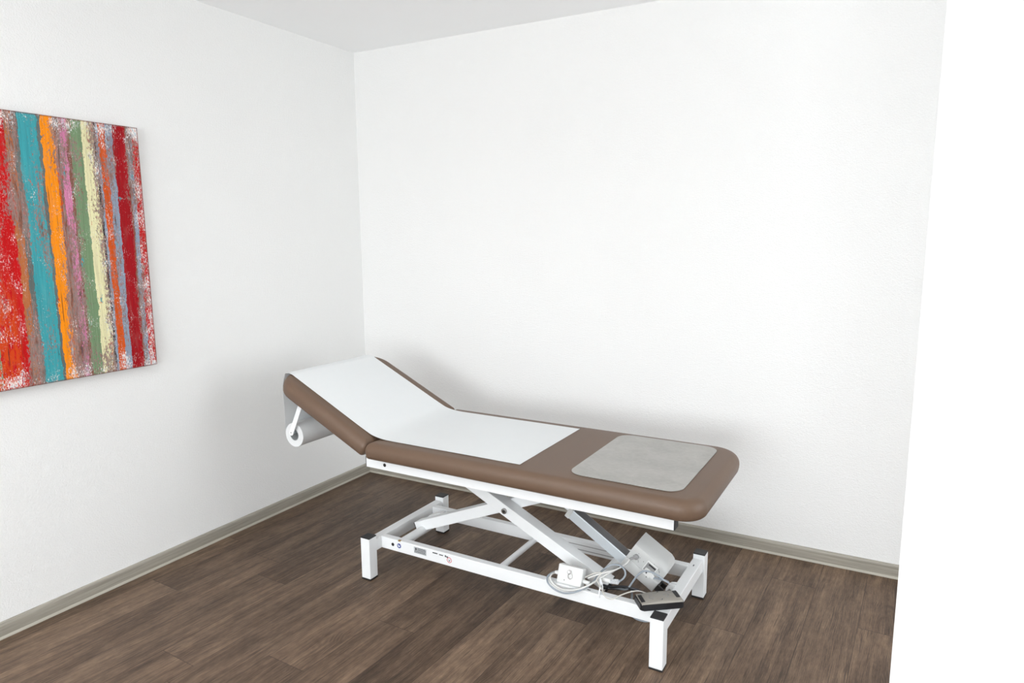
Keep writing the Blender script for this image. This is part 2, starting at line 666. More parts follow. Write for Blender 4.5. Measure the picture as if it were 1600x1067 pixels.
# body of the added ceiling panel (out of the frame)
for px_, py_ in ADDED_PANELS:
    cl = bpy.data.objects.new('added_ceiling_light', None)
    C.objects.link(cl)
    cl.location = (px_, py_, H)
    cl['label'] = 'flat white light panel added on the ceiling to brighten the room'
    cl['category'] = 'ceiling light'
    bm = bmesh.new()
    for q0, q1 in (((-.62, -.32, -.03), (-.58, .32, 0)), ((.58, -.32, -.03), (.62, .32, 0)), ((-.58, -.32, -.03), (.58, -.28, 0)), ((-.58, .28, -.03), (.58, .32, 0))):
        box(bm, q0, q1, .002, 1)
    link('frame', bm, M['frame_white'], cl)
    bm = bmesh.new()
    box(bm, (-.58, -.28, -.022), (.58, .28, -.004))
    link('added_diffuser', bm, M['added_diffuser'], cl)

# body of the added uplighter, unseen behind the camera
for i_, (px_, py_, pw_) in enumerate(ADDED_UPLIGHTS):
    fl_ = bpy.data.objects.new('added_floor_lamp', None)
    C.objects.link(fl_)
    fl_.location = (px_, py_, 0)
    fl_['label'] = 'white bowl uplighter added by the left wall to light the ceiling'
    fl_['category'] = 'floor lamp'
    bm = bmesh.new(); cyl(bm, (0, 0, 0), (0, 0, .02), .15, 40, bev=.004)
    link('base', bm, M['frame_white'], fl_)
    bm = bmesh.new(); cyl(bm, (0, 0, .02), (0, 0, 1.72), .014, 20)
    link('pole', bm, M['frame_white'], fl_)
    bm = bmesh.new()
    rg = [[bm.verts.new((math.cos(2 * math.pi * k / 40) * r, math.sin(2 * math.pi * k / 40) * r, z)) for k in range(40)] for r, z in ((.03, 1.70), (.13, 1.73), (.21, 1.80), (.235, 1.85), (.230, 1.85), (.205, 1.81), (.125, 1.745), (.03, 1.72))]
    for p_, q_ in zip(rg, rg[1:] + rg[:1]):
        for k in range(40):
            bm.faces.new((p_[k], p_[(k + 1) % 40], q_[(k + 1) % 40], q_[k]))
    link('bowl', bm, M['frame_white'], fl_, smooth=True)

# ------------------------------------------------------------------ the painting
def painting_mat():
    t = NT('abstract_stripe_paint')
    co = t.obj()
    _, y, z = t.sep(co)          # y: 0 at the right edge going negative, z up from the centre
    tt = t.math('DIVIDE', t.math('ADD', y, .80), .80)       # 0..1 left to right
    # warp edges: coarse wander + ragged edge
    c1 = t.noise(t.vec(t.math('MULTIPLY', y, 9), 0.0, t.math('MULTIPLY', z, 3)), 1.0, 2)
    c2 = t.noise(t.vec(t.math('MULTIPLY', y, 60), 0.0, t.math('MULTIPLY', z, 26)), 1.0, 5, .7)
    w = t.math('ADD', tt, t.math('MULTIPLY', t.math('SUBTRACT', c1, .5), .020))
    w = t.math('ADD', w, t.math('MULTIPLY', t.math('SUBTRACT', c2, .5), .034))

    def Y(yy):       # room y -> 0..1
        return (yy + 1.378 + .80) / .80
    red = srgb(190, 4, 8); teal = srgb(60, 156, 164); orange = srgb(242, 142, 6); mauve = srgb(206, 126, 164)
    green = srgb(116, 144, 108); cream = srgb(226, 222, 176); dkor = srgb(205, 82, 18); blug = srgb(138, 152, 170)
    crim = srgb(156, 4, 18); brown = srgb(128, 84, 70); dark = srgb(52, 46, 46); tan = srgb(176, 104, 58)
    gt = srgb(98, 108, 106)
    stops = [(0.0, orange), (.05, teal), (.10, mauve), (.15, dkor), (.20, green), (.26, red), (Y(-1.929), red), (Y(-1.876), tan), (Y(-1.850), gt),
             (Y(-1.833), teal), (Y(-1.782), teal), (Y(-1.767), gt), (Y(-1.758), orange), (Y(-1.712), dkor), (Y(-1.700), brown), (Y(-1.692), mauve),
             (Y(-1.664), brown), (Y(-1.655), green), (Y(-1.612), cream), (Y(-1.563), dark), (Y(-1.556), blug), (Y(-1.545), dkor), (Y(-1.518), blug),
             (Y(-1.490), crim), (Y(-1.437), brown), (Y(-1.430), blug), (Y(-1.410), red)]
    main = t.ramp(w, stops, 'CONSTANT')
    Yv = lambda a_, b_, o_=0.0: t.vec(t.math('MULTIPLY', y, a_), o_, t.math('MULTIPLY', z, b_))
    # tone variation inside each stripe: long brush streaks
    s1 = t.noise(Yv(150, 4), 1.0, 4, .65)
    s2 = t.noise(Yv(45, 9, 2), 1.0, 3, .6)
    col = t.mix(t.math('MULTIPLY', t.step(s1, .35, .70), .42), main, t.mix(1.0, main, (.50, .44, .44, 1), 'MULTIPLY'))
    col = t.mix(t.math('MULTIPLY', t.step(s2, .50, .75), .18), col, t.mix(.5, col, srgb(190, 170, 160)))
    # under layer seen through the scraped paint
    u1 = t.noise(Yv(60, 7), 1.0, 5, .75)
    under = t.ramp(u1, [(.28, srgb(46, 42, 46)), (.38, srgb(96, 76, 66)), (.43, srgb(150, 92, 76)), (.47, srgb(100, 112, 110)), (.51, srgb(168, 120, 108)), (.55, srgb(110, 122, 122)), (.60, srgb(168, 70, 46)), (.66, srgb(150, 160, 164)), (.74, srgb(196, 186, 182))])
    fine = t.noise(Yv(230, 75), 1.0, 5, .75)
    midn = t.noise(Yv(85, 20, 5), 1.0, 4, .7)
    big = t.noise(Yv(11, 4.2, 8), 1.0, 2)
    worn = t.ramp(tt, [(0.0, g(.4)), (Y(-1.93), g(.38)), (Y(-1.89), g(.40)), (Y(-1.872), g(.56)), (Y(-1.84), g(.60)), (Y(-1.82), g(.28)), (Y(-1.785), g(.40)),
                       (Y(-1.75), g(.28)), (Y(-1.715), g(.50)), (Y(-1.700), g(.75)), (Y(-1.68), g(.55)), (Y(-1.64), g(.46)), (Y(-1.60), g(.34)), (Y(-1.565), g(.62)),
                       (Y(-1.535), g(.34)), (Y(-1.505), g(.38)), (Y(-1.46), g(.24)), (Y(-1.425), g(.62)), (1.0, g(.42))])
    blot = t.noise(Yv(120, 60, 21), 1.0, 3, .65)
    sc = t.math('ADD', t.math('MULTIPLY', fine, .50), t.math('ADD', t.math('MULTIPLY', midn, .26), t.math('MULTIPLY', blot, .28)))
    sc = t.math('ADD', sc, t.math('ADD', t.math('MULTIPLY', big, .42), t.math('MULTIPLY', worn, .40)))
    col = t.mix(t.math('MULTIPLY', t.step(sc, .930, .955), .92), col, under)
    # lower left turns orange
    lo = t.math('MULTIPLY', t.step(t.math('MULTIPLY', z, -1.0), .02, .25), t.step(t.math('SUBTRACT', Y(-1.885), tt), 0.0, .04))
    col = t.mix(t.math('MULTIPLY', lo, t.step(midn, .42, .52)), col, srgb(196, 62, 10))
    # patches of neighbouring colours
    p1 = t.noise(Yv(34, 13, 3), 1.0, 3, .7)
    hue = t.noise(Yv(26, 10, 6), 1.0, 1)
    pc = t.ramp(hue, [(.36, srgb(196, 16, 20)), (.46, srgb(62, 150, 158)), (.52, srgb(200, 80, 20)), (.60, srgb(150, 158, 172))], 'CONSTANT')
    col = t.mix(t.math('MULTIPLY', t.step(t.math('ADD', p1, t.math('MULTIPLY', fine, .35)), .835, .85), .8), col, pc)
    # white and pale flecks
    f1 = t.noise(Yv(250, 105, 4), 1.0, 5, .78)
    f2 = t.noise(Yv(24, 12, 9), 1.0, 2)
    fl = t.ramp(tt, [(0.0, g(.3)), (Y(-1.95), g(.52)), (Y(-1.90), g(.50)), (Y(-1.87), g(.42)), (Y(-1.80), g(.34)), (Y(-1.75), g(.30)), (Y(-1.69), g(.46)), (Y(-1.62), g(.36)),
                     (Y(-1.56), g(.54)), (Y(-1.52), g(.52)), (Y(-1.48), g(.40)), (Y(-1.45), g(.34)), (Y(-1.42), g(.56)), (Y(-1.395), g(.74)), (1.0, g(.70))])
    edge_tb = t.step(t.math('ABSOLUTE', z), .42, .485)
    k = t.math('ADD', t.math('ADD', t.math('MULTIPLY', f1, .72), t.math('MULTIPLY', f2, .33)), t.math('ADD', t.math('MULTIPLY', fl, .22), t.math('MULTIPLY', edge_tb, .055)))
    pale = t.ramp(t.noise(Yv(90, 40, 12), 1.0, 2), [(.40, srgb(206, 168, 160)), (.48, srgb(238, 234, 230)), (.60, srgb(190, 200, 206))])
    col = t.mix(t.step(k, .70, .72), col, pale)
    # dark specks and thin dark cracks
    f3 = t.noise(Yv(240, 70, 14), 1.0, 4, .7)
    col = t.mix(t.math('MULTIPLY', t.step(f3, .62, .66), .75), col, srgb(66, 54, 56))
    f4 = t.noise(Yv(130, 3.4, 17), 1.0, 2, .5)
    col = t.mix(t.math('MULTIPLY', t.step(f4, .68, .72), .85), col, srgb(40, 32, 34))
    # rim
    rim = t.math('MAXIMUM', t.step(t.math('ABSOLUTE', z), .488, .493), t.step(y, -.007, -.003))
    col = t.mix(t.math('MULTIPLY', rim, .65), col, srgb(110, 60, 50))
    t.l(col, t.b.inputs['Base Color'])
    t.b.inputs['Roughness'].default_value = .7
    t.b.inputs['Specular IOR Level'].default_value = .2
    t.bump(t.math('ADD', t.math('ADD', sc, s1), k), .4, .0015)
    return t.m


M['painting'] = painting_mat()
bm = new()
box(bm, (.0, -.80, -.495), (.028, 0, .495), .002, 2)
pt = link('painting', bm, M['painting'])
pt.location = (.002, -1.378, 1.4125)
pt['label'] = 'unframed canvas with scraped vertical stripes in red, teal, orange, green and cream on left wall'
pt['category'] = 'painting'

# ------------------------------------------------------------------ the treatment couch
couch = bpy.data.objects.new('treatment_couch', None)
C.objects.link(couch)
couch.empty_display_size = .3
couch.location = (.8818, -1.0879, 0)
couch.rotation_euler = (0, 0, -.016)
couch['label'] = 'brown padded treatment couch on white scissor-lift frame with headrest raised'
couch['category'] = 'treatment couch'
MW = couch.matrix_basis.copy()

L, Wd, a = 1.328, .587, .0478
# legs
for u0, v0 in ((0, 0), (0, Wd - a), (L - a, 0), (L - a, Wd - a)):
    bm = new(); box(bm, (u0, v0, .007), (u0 + a, v0 + a, .187), .002, 2)
    leg = link('leg', bm, M['white_metal'], couch)
    bm = new(); box(bm, (u0 + .0006, v0 + .0006, .186), (u0 + a - .0006, v0 + a - .0006, .1915), .0012, 2)
    link('leg_cap', bm, M['black_plastic'], leg, label='black plastic cap')
    bm = new(); box(bm, (u0 - .0005, v0 - .0005, .0005), (u0 + a + .0005, v0 + a + .0005, .0072), .0012, 2)
    link('foot_pad', bm, M['black_plastic'], leg, label='black plastic foot')
# end crossbars of the base
for u0 in (.002, L - .048):
    bm = new(); box(bm, (u0, a - .0005, .116), (u0 + .040, Wd - a + .0005, .169), .003, 2)
    link('base_crossbar', bm, M['white_metal'], couch)
# long rails of the base
rails = []
for v0 in (.086, .459):
    bm = new(); box(bm, (.0415, v0, .117), (L - .0475, v0 + .030, .1695), .0025, 2)
    rails.append(link('base_rail', bm, M['white_metal'], couch))
# slots in the far crossbar and in the near rail
for (u, v, du, dv) in ((L - .030, .470, .004, .012),):
    bm = new(); box(bm, (u, v, .1685), (u + du, v + dv, .1698))
    link('slot', bm, M['dark_mark'], couch, label='dark slot in the crossbar')
for u in (.868, 1.010):
    bm = new(); box(bm, (u, .097, .1692), (u + .012, .101, .1699))
    link('slot', bm, M['dark_mark'], rails[0], label='dark slot')
for z0_, u0_, u1_ in ((.1500, .74, 1.02), (.1290, .80, 1.10)):  # grey strips paint the shadow lines on the far rail
    bm = new(); box(bm, (u0_, .4584, z0_), (u1_, .4600, z0_ + .003), 0)
    link('groove_shadow', bm, M['mid_grey_plastic'], rails[1], label='grey strip painted as a shadow line along the rail')
# axles
for (u, z, r, v0, v1) in ((.132, .147, .0195, .113, .462), (.618, .144, .0125, .113, .462), (1.006, .145, .0185, .240, .462)):
    bm = new(); cyl(bm, (u, v0, z), (u, v1, z), r, 32)
    autosmooth(link('axle', bm, M['white_metal'], couch))
# scissor arms
arm = link('scissor_arm', beam((.335, .483), (1.045, .1395), .200, .258, .0475), M['white_metal'], couch)
bm = new()
d = Vector((.899, 0, -.438))
box(bm, (0, .203, -.021), (.008, .255, .021), .001, 2, Matrix.Translation((1.045, 0, .1395)) @ Matrix.Rotation(math.atan2(.438, .899), 4, 'Y'))
link('arm_cap', bm, M['black_plastic'], arm, label='black plastic cap')
bo = (.598, .355)
bm = new(); cyl(bm, (bo[0], .1935, bo[1]), (bo[0], .202, bo[1]), .0118, 32, bev=.0012)
bolt = autosmooth(link('pivot_bolt', bm, M['steel'], arm, label='steel pivot bolt'))
bm = new(); cyl(bm, (bo[0], .1915, bo[1]), (bo[0], .199, bo[1]), .0060, 6)
link('bolt_socket', bm, M['black_plastic'], arm)
arm2 = link('scissor_arm', beam((.094, .1525), (.722, .414), .261, .311, .0470), M['white_metal'], couch)
mt = Matrix.Translation((.722, 0, .414)) @ Matrix.Rotation(-math.atan2(.2615, .628), 4, 'Y')
bm = new(); box(bm, (0, .264, -.021), (.009, .308, .021), .001, 2, mt)
link('arm_cap', bm, M['black_plastic'], arm2, label='black plastic cap')
mt = Matrix.Translation((.094, 0, .1525)) @ Matrix.Rotation(-math.atan2(.2615, .628), 4, 'Y')
bm = new(); box(bm, (-.006, .264, -.021), (.0005, .308, .021), .001, 2, mt)
link('arm_cap', bm, M['black_plastic'], arm2, label='black plastic cap')
# stiffening plate behind the lower end of the arm
bm = new(); box(bm, (.045, .310, -.014), (.120, .352, .026), .003, 2, mt)
link('arm_bracket', bm, M['white_metal'], couch)
# upper frame
for v0 in (.0, .547):
    bm = new(); box(bm, (.050, v0, .5115), (1.352, v0 + .040, .5585), .002, 2)
    tr = link('top_rail', bm, M['white_metal'], couch)
    for u0, u1 in ((.0465, .0505), (1.3515, 1.3555)):
        bm = new(); box(bm, (u0, v0 + .0008, .5123), (u1, v0 + .0392, .5577), .001, 2)
        link('rail_cap', bm, M['black_plastic'], tr, label='black plastic rail end')
    vv = v0 - .001 if v0 == 0 else v0 + .041
    bm = new(); cyl(bm, (.149, v0 + .02, .534), (.149, vv, .534), .0072, 24)
    link('hole_plug', bm, M['black_plastic'], tr, label='black round plug')
for u in (.20, 1.15):
    bm = new(); box(bm, (u, .039, .520), (u + .04, .548, .5575), .002, 2)
    link('top_crossbar', bm, M['white_metal'], couch)
for (u, z) in ((.345, .495), (.745, .495)):
    bm = new(); cyl(bm, (u, .038, z + .025), (u, .549, z + .025), .014, 24)
    autosmooth(link('axle', bm, M['white_metal'], couch))
bm = new(); box(bm, (.722, .262, .400), (.760, .310, .535), .003, 2)
link('lift_bracket', bm, M['white_metal'], couch)
bm = new(); box(bm, (.325, .202, .465), (.365, .256, .535), .003, 2)
link('lift_bracket', bm, M['white_metal'], couch)

# upholstery
cu = autosmooth(link('seat_cushion', cushion(.072, 1.447, -.040, .630, (.085, .115, .02, .02), .5590, .6300), M['leather'], couch), 60)
HA = math.radians(25.6)
e_ = Vector((-math.cos(HA), 0, math.sin(HA)))
n_ = Vector((math.sin(HA), 0, math.cos(HA)))
HO = Vector((.020, 0, .6605))
HM = Matrix(((-e_.x, 0, n_.x, HO.x), (0, 1, 0, 0), (-e_.z, 0, n_.z, HO.z), (0, 0, 0, 1)))   # local x points down the slope
bm = cushion(-.486, .078, -.040, .630, (.02, .02, .105, .11), -.071, 0, .034)
bmesh.ops.transform(bm, matrix=HM, verts=bm.verts[:])
autosmooth(link('headrest_cushion', bm, M['leather'], couch), 60)
# board and hinge under the headrest
bm = new(); box(bm, (-.44, .03, -.083), (.03, .56, -.0705), .002, 1)
bmesh.ops.transform(bm, matrix=HM, verts=bm.verts[:])
link('headrest_board', bm, M['white_metal'], couch)
for v0 in (.10, .46):
    bm = new(); box(bm, (-.02, v0, -.112), (.075, v0 + .03, -.0825), .002, 1)
    bmesh.ops.transform(bm, matrix=HM, verts=bm.verts[:])
    link('headrest_hinge', bm, M['white_metal'], couch)


# roll holder: two flat arms and a rod
def flat_arm(v0, v1):
    p0, p1 = Vector((-.322, 0, .735)), Vector((-.3925, 0, .592))
    d = (p1 - p0).normalized()
    s = Vector((d.z, 0, -d.x))
    w = .0115
    out = [p0 - s * w, p0 + s * w]
    for k in range(9):
        an = math.pi * k / 8
        out.append(p1 + s * w * math.cos(an) + d * w * math.sin(an))
    bm = new()
    A = [bm.verts.new((q.x, v0, q.z)) for q in out]
    B = [bm.verts.new((q.x, v1, q.z)) for q in out]
    n = len(A)
    for k in range(n):
        bm.faces.new((A[k], A[(k + 1) % n], B[(k + 1) % n], B[k]))
    bm.faces.new(A[::-1]); bm.faces.new(B)
    return bm


for v0, v1 in ((.006, .010), (.577, .581)):
    ra = link('roll_arm', flat_arm(v0, v1), M['white_metal'], couch)
    bm = new(); cyl(bm, (-.3925, v0 - .0015, .594), (-.3925, v1 + .0015, .594), .0028, 12)
    link('screw', bm, M['steel'], ra, label='small steel screw')
bm = new(); cyl(bm, (-.3925, .010, .594), (-.3925, .577, .594), .0095, 24)
autosmooth(link('roll_rod', bm, M['alu'], couch))

# ------------------------------------------------------------------ lifting actuator, control box, junction box
AX = Vector((.8485, 0, -.5292))
PR = Vector((.5292, 0, .8485))
VV = Vector((0, 1, 0))
O = Vector((1.098, .260, .251))      # crease: tube top front edge at the box


def axm(o):
    return Matrix(((AX.x, 0, PR.x, o.x), (0, 1, 0, o.y), (AX.z, 0, PR.z, o.z), (0, 0, 0, 1)))


act = link('actuator', (lambda b: (box(b, (-.262, 0, -.0405), (.01, .050, 0), .002, 2, axm(O)), b)[1])(new()), M['alu'], couch)
bm = new(); box(bm, (-.258, .0035, -.0005), (-.001, .0465, .0009), 0, 1, axm(O))  # strip paints the dark reflection on the tube's top face
link('actuator_dark_reflection', bm, M['dark_reflection_grey'], act, label='dark grey strip painting the reflection on the tube top')
bm = new(); box(bm, (-.279, -.0015, -.043), (-.259, .0515, .0015), .002, 2, axm(O))
link('actuator_cap', bm, M['grey_plastic'], act)
bm = new()
rp = axm(O)
cyl(bm, rp @ Vector((-.275, .025, -.020)), rp @ Vector((-.372, .025, -.020)), .0105, 24)
autosmooth(link('piston_rod', bm, M['white_metal'], act))
# lower motor housing
bm = new(); box(bm, (0, -.003, -.043), (.150, .054, .002), .004, 3, axm(O))
autosmooth(link('motor_housing', bm, M['grey_plastic'], act))
# control box on top of it
prof = [(.002, -.002), (.0005, .055), (.004, .066), (.020, .074), (.035, .0755), (.100, .0765), (.118, .070), (.124, .055), (.124, -.002)]
bm = new()
A = [bm.verts.new(rp @ Vector((.0, q[0], q[1]))) for q in prof]
secs = [A]
for ax_, ins in ((.004, 0), (.125, 0), (.142, .006), (.152, .018)):
    cx, cy = .062, .035
    k = 1 - ins / .06
    secs.append([bm.verts.new(rp @ Vector((ax_, cx + (q[0] - cx) * (1 - ins / .14), (q[1] * (1 - ins / .075) if q[1] > 0 else q[1])))) for q in prof])
for s0_, s1_ in zip(secs, secs[1:]):
    for k in range(len(prof)):
        bm.faces.new((s0_[k], s0_[(k + 1) % len(prof)], s1_[(k + 1) % len(prof)], s1_[k]))
bm.faces.new(secs[0][::-1]); bm.faces.new(secs[-1])
cbx = autosmooth(link('control_box', bm, M['grey_plastic'], couch), 35)


def on_panel(x0, x1, h0, h1, d0, d1, mat, name, bev=.001, par=None, **k):
    bm = new(); box(bm, (x0, d0, h0), (x1, d1, h1), bev, 2, axm(O))
    return link(name, bm, mat, par or cbx, **k)


def panel_cyl(x, h, r, d0, d1, mat, name, par=None, **k):
    bm = new(); cyl(bm, rp @ Vector((x, d0, h)), rp @ Vector((x, d1, h)), r, 24, bev=.0008)
    return autosmooth(link(name, bm, mat, par or cbx, **k))


panel_cyl(.030, .030, .0100, -.009, .003, M['mid_grey_plastic'], 'round_plug', label='grey round plug')
bm = new(); cyl(bm, rp @ Vector((.030, -.006, .030)), rp @ Vector((.016, -.010, .008)), .0052, 16, .0035)
autosmooth(link('plug_neck', bm, M['mid_grey_plastic'], cbx))
# mains inlet: raised surround, dark gap, plug
on_panel(.071, .117, .006, .052, -.004, .003, M['pale_plastic'], 'inlet_surround', .003)
on_panel(.075, .113, .010, .048, -.0046, -.001, M['mid_grey_plastic'], 'inlet_recess', .001, label='dark inlet recess')
on_panel(.082, .112, .040, .0455, -.0054, -.001, M['black_plastic'], 'inlet_edge', .0006, label='black inlet edge')
on_panel(.080, .112, .026, .038, -.0075, -.001, M['mid_grey_plastic'], 'plug_body', .001)
on_panel(.080, .111, .002, .028, -.017, -.001, M['pale_plastic'], 'mains_plug', .002, label='pale mains plug')
bm = new(); box(bm, (.108, -.014, .006), (.124, -.003, .020), .002, 2, axm(O))
link('plug_neck', bm, M['pale_plastic'], cbx)
on_panel(.090, .095, .012, .018, -.0176, -.0160, M['dark_mark'], 'plug_mark', 0, label='dark mark on plug')
on_panel(.100, .103, -.001, .003, -.0176, -.0160, M['dark_mark'], 'plug_mark', 0, label='dark mark on plug')
# small print on the panel
for x, h, w, hh in ((.029, .0455, .002, .0012), (.018, .024, .0014, .002), (.0425, .0345, .0014, .002), (.0425, .020, .002, .0013), (.046, .0155, .0014, .003), (.060, .032, .0022, .002),
                    (.096, .0545, .002, .0012), (.1195, .0475, .0014, .004), (.1235, .0435, .0022, .003), (.1275, .0395, .0014, .004), (.1330, .0305, .0014, .003), (.1355, .0270, .0020, .002),
                    (.1380, .0215, .0014, .003), (.1400, .0165, .0014, .002)):
    on_panel(x, x + w, h, h + hh, .0000 - .0006, .0022, M['dark_mark'], 'panel_print', 0, label='dark printed mark')
# clevis and lug at the lower end
bm = new(); box(bm, (.150, .004, -.034), (.180, .012, -.006), .003, 2, axm(O)); box(bm, (.150, .040, -.034), (.180, .048, -.006), .003, 2, axm(O))
box(bm, (.146, .008, -.030), (.160, .046, -.010), .002, 2, axm(O))
link('clevis', bm, M['black_plastic'], act, label='black end fitting')
bm = new()
out = [(1.287, .120), (1.287, .176)]
for k in range(9):
    an = math.pi / 2 + math.pi * k / 8
    out.append((1.262 + .0155 + math.cos(an) * .0275, .148 + math.sin(an) * .0275))
for v0, v1 in ((.272, .280), (.292, .300)):
    A = [bm.verts.new((u, v0, z)) for u, z in out]
    B = [bm.verts.new((u, v1, z)) for u, z in out]
    for k in range(len(A)):
        bm.faces.new((A[k], A[(k + 1) % len(A)], B[(k + 1) % len(A)], B[k]))
    bm.faces.new(A[::-1]); bm.faces.new(B)
link('lug', bm, M['white_metal'], couch)
bm = new(); cyl(bm, (1.266, .262, .150), (1.266, .312, .150), .007, 16)
link('pin', bm, M['steel'], couch)

# junction box on the near rail, leaning back
JM = Matrix.Translation((.887, .0885, .1735)) @ Matrix.Rotation(-math.radians(20), 4, 'X')
bm = new(); box(bm, (0, 0, 0), (.099, .038, .069), .004, 3, JM)
jb = autosmooth(link('junction_box', bm, M['pale_plastic'], couch), 35)
bm = new()
cyl(bm, JM @ Vector((.048, -.0035, .046)), JM @ Vector((.048, .001, .046)), .0085, 24)
autosmooth(link('key_lock', bm, M['steel'], jb, label='chrome lock'))
bm = new()
cyl(bm, JM @ Vector((.0465, -.0048, .0465)), JM @ Vector((.0465, -.003, .0465)), .0050, 20)
link('lock_face', bm, M['white_mark'], jb)
bm = new()
ring = [JM @ Vector((.0535 + math.cos(q) * .0085, -.0042, .033 + math.sin(q) * .0105)) for q in [2 * math.pi * k / 28 for k in range(29)]]
tube(bm, ring, .0011, 6)
autosmooth(link('key_ring', bm, M['steel'], jb, label='small wire key ring'))
bm = new(); cyl(bm, JM @ Vector((.031, -.0008, .014)), JM @ Vector((.031, .001, .014)), .0018, 12)
link('screw_hole', bm, M['dark_mark'], jb)
for (p, q, r) in (((-.018, .020, .030), (.001, .020, .032), .0085), ((.098, .020, .024), (.125, .020, .020), .0090)):
    bm = new(); cyl(bm, JM @ Vector(p), JM @ Vector(q), r * .75, 20, r, .001)
    autosmooth(link('cable_gland', bm, M['pale_plastic'], jb))
bm = new(); box(bm, (.84, .0885, .1690), (.885, .114, .1725), .001, 1)
link('box_bracket', bm, M['white_metal'], jb)


def cable(name, pts, r, mat, parent, **k):
    bm = new()
    tube(bm, spline(pts), r, 10)
    return autosmooth(link(name, bm, mat, parent, **k), 80)


CW = [tuple(rp @ Vector((.016, -.010, .008)))] + [(1.107, .235, .234), (1.095, .2, .231), (1.065, .16, .219), (1.04, .13, .203), (1.017, .095, .191), (.986, .0745, .177), (.951, .067, .167),
      (.914, .069, .162), (.882, .074, .171), (.865, .082, .184), (.862, .1, .192), (.869, .125, .19), (.886, .134, .195)]
cable('cable', CW, .0034, M['cable_white'], couch, label='white cable looping round the junction box')
CG = [(.870, .140, .190), (.858, .110, .192), (.852, .085, .186), (.864, .066, .174), (.895, .058, .160), (.933, .056, .156), (.97, .060, .166), (.999, .082, .177), (1.017, .12, .185), (1.028, .16, .206),
      (1.046, .182, .226), (1.07, .194, .240), (1.095, .196, .243), (1.115, .193, .235), (1.123, .188, .219), (1.119, .18, .205), (1.107, .168, .194)]
cable('cable', CG, .0034, M['cable_grey'], couch, label='grey cable looping to the spring sleeve')
CM = [tuple(rp @ Vector((.122, -.008, .012))), (1.262, .238, .205), (1.275, .225, .206), (1.276, .215, .213), (1.263, .207, .222), (1.242, .2, .238), (1.218, .198, .246), (1.189, .198, .242), (1.165, .2, .218),
      (1.146, .2, .186), (1.131, .2, .160), (1.115, .205, .147), (1.085, .21, .142), (1.05, .20, .140)]
cable('cable', CM, .0036, M['cable_grey'], couch, label='grey mains cable')
CD = [(1.03, .18, .150), (1.035, .2, .146), (1.064, .2, .146), (1.102, .2, .158), (1.139, .2, .163), (1.176, .2, .160), (1.206, .2, .150), (1.24, .23, .145)]
cable('cable', CD, .0048, M['cable_black'], couch, label='black cable')
CD2 = [(1.03, .19, .138), (1.060, .21, .134), (1.10, .215, .140), (1.139, .215, .151), (1.176, .215, .150), (1.206, .215, .142), (1.24, .235, .138)]
cable('cable', CD2, .0042, M['cable_black'], couch, label='black cable')
CB = [(1.005, .115, .206), (1.022, .125, .214), (1.048, .134, .226), (1.078, .15, .236), (1.095, .17, .238)]
cable('cable', CB, .0028, M['cable_white'], couch, label='thin white cable')
# spring sleeve
bm = new()
sp = []
for k in range(8 * 16 + 1):
    q = k / 16
    an = 2 * math.pi * q
    x = 1.078 + q * .0040
    sp.append(Vector((x, .15 + math.cos(an) * .0085, .197 + q * .0006 + math.sin(an) * .0085)))
tube(bm, sp, .0014, 6)
autosmooth(link('spring_sleeve', bm, M['white_mark'], couch, label='white coiled cable sleeve'), 80)
bm = new(); cyl(bm, (1.048, .15, .197), (1.080, .15, .198), .0105, 24, .0085, .001)
autosmooth(link('cable_gland', bm, M['pale_plastic'], couch))
bm = new(); cyl(bm, (1.078, .15, .198), (1.112, .166, .199), .0040, 12)
autosmooth(link('cable_core', bm, M['cable_grey'], couch))
# clear tape strip tying the cables to the rail
bm = new()
tube(bm, spline([(1.048, .128, .207), (1.056, .110, .195), (1.060, .092, .178), (1.062, .0835, .170), (1.063, .0838, .160)]), .0028, 8)
autosmooth(link('cable_tie', bm, M['white_mark'], couch, label='white strap tying the cables to the rail'))
bm = new()
tube(bm, spline([(1.050, .128, .209), (1.058, .118, .200), (1.066, .108, .187), (1.064, .112, .176)]), .0022, 8)
autosmooth(link('cable_tie', bm, M['white_mark'], couch, label='white strap tying the cables to the rail'))
# cable on the floor under the near rail
bm = new()
tube(bm, spline([(1.139, .225, .143), (1.120, .270, .120), (1.100, .330, .050), (1.095, .335, .007), (1.104, .300, .0055), (1.130, .272, .0055), (1.158, .264, .0055), (1.19, .274, .0055), (1.22, .33, .0055), (1.20, .40, .0055)]), .0042, 8)
autosmooth(link('floor_cable', bm, M['cable_grey'], couch, label='grey cable lying on the floor'))


# stickers on the near rail (front face v = .086)
def disc(bm, u, z, r, y0, y1, n=28, r_in=None):
    if r_in is None:
        cyl(bm, (u, y0, z), (u, y1, z), r, n)
    else:
        for k in range(n):
            a0, a1 = 2 * math.pi * k / n, 2 * math.pi * (k + 1) / n
            q = []
            for yy in (y0, y1):
                for rr, an in ((r_in, a0), (r, a0), (r, a1), (r_in, a1)):
                    q.append(bm.verts.new((u + math.cos(an) * rr, yy, z + math.sin(an) * rr)))
            for f in ((0, 1, 2, 3), (7, 6, 5, 4), (0, 4, 5, 1), (3, 2, 6, 7), (1, 5, 6, 2), (0, 3, 7, 4)):
                bm.faces.new([q[i] for i in f])


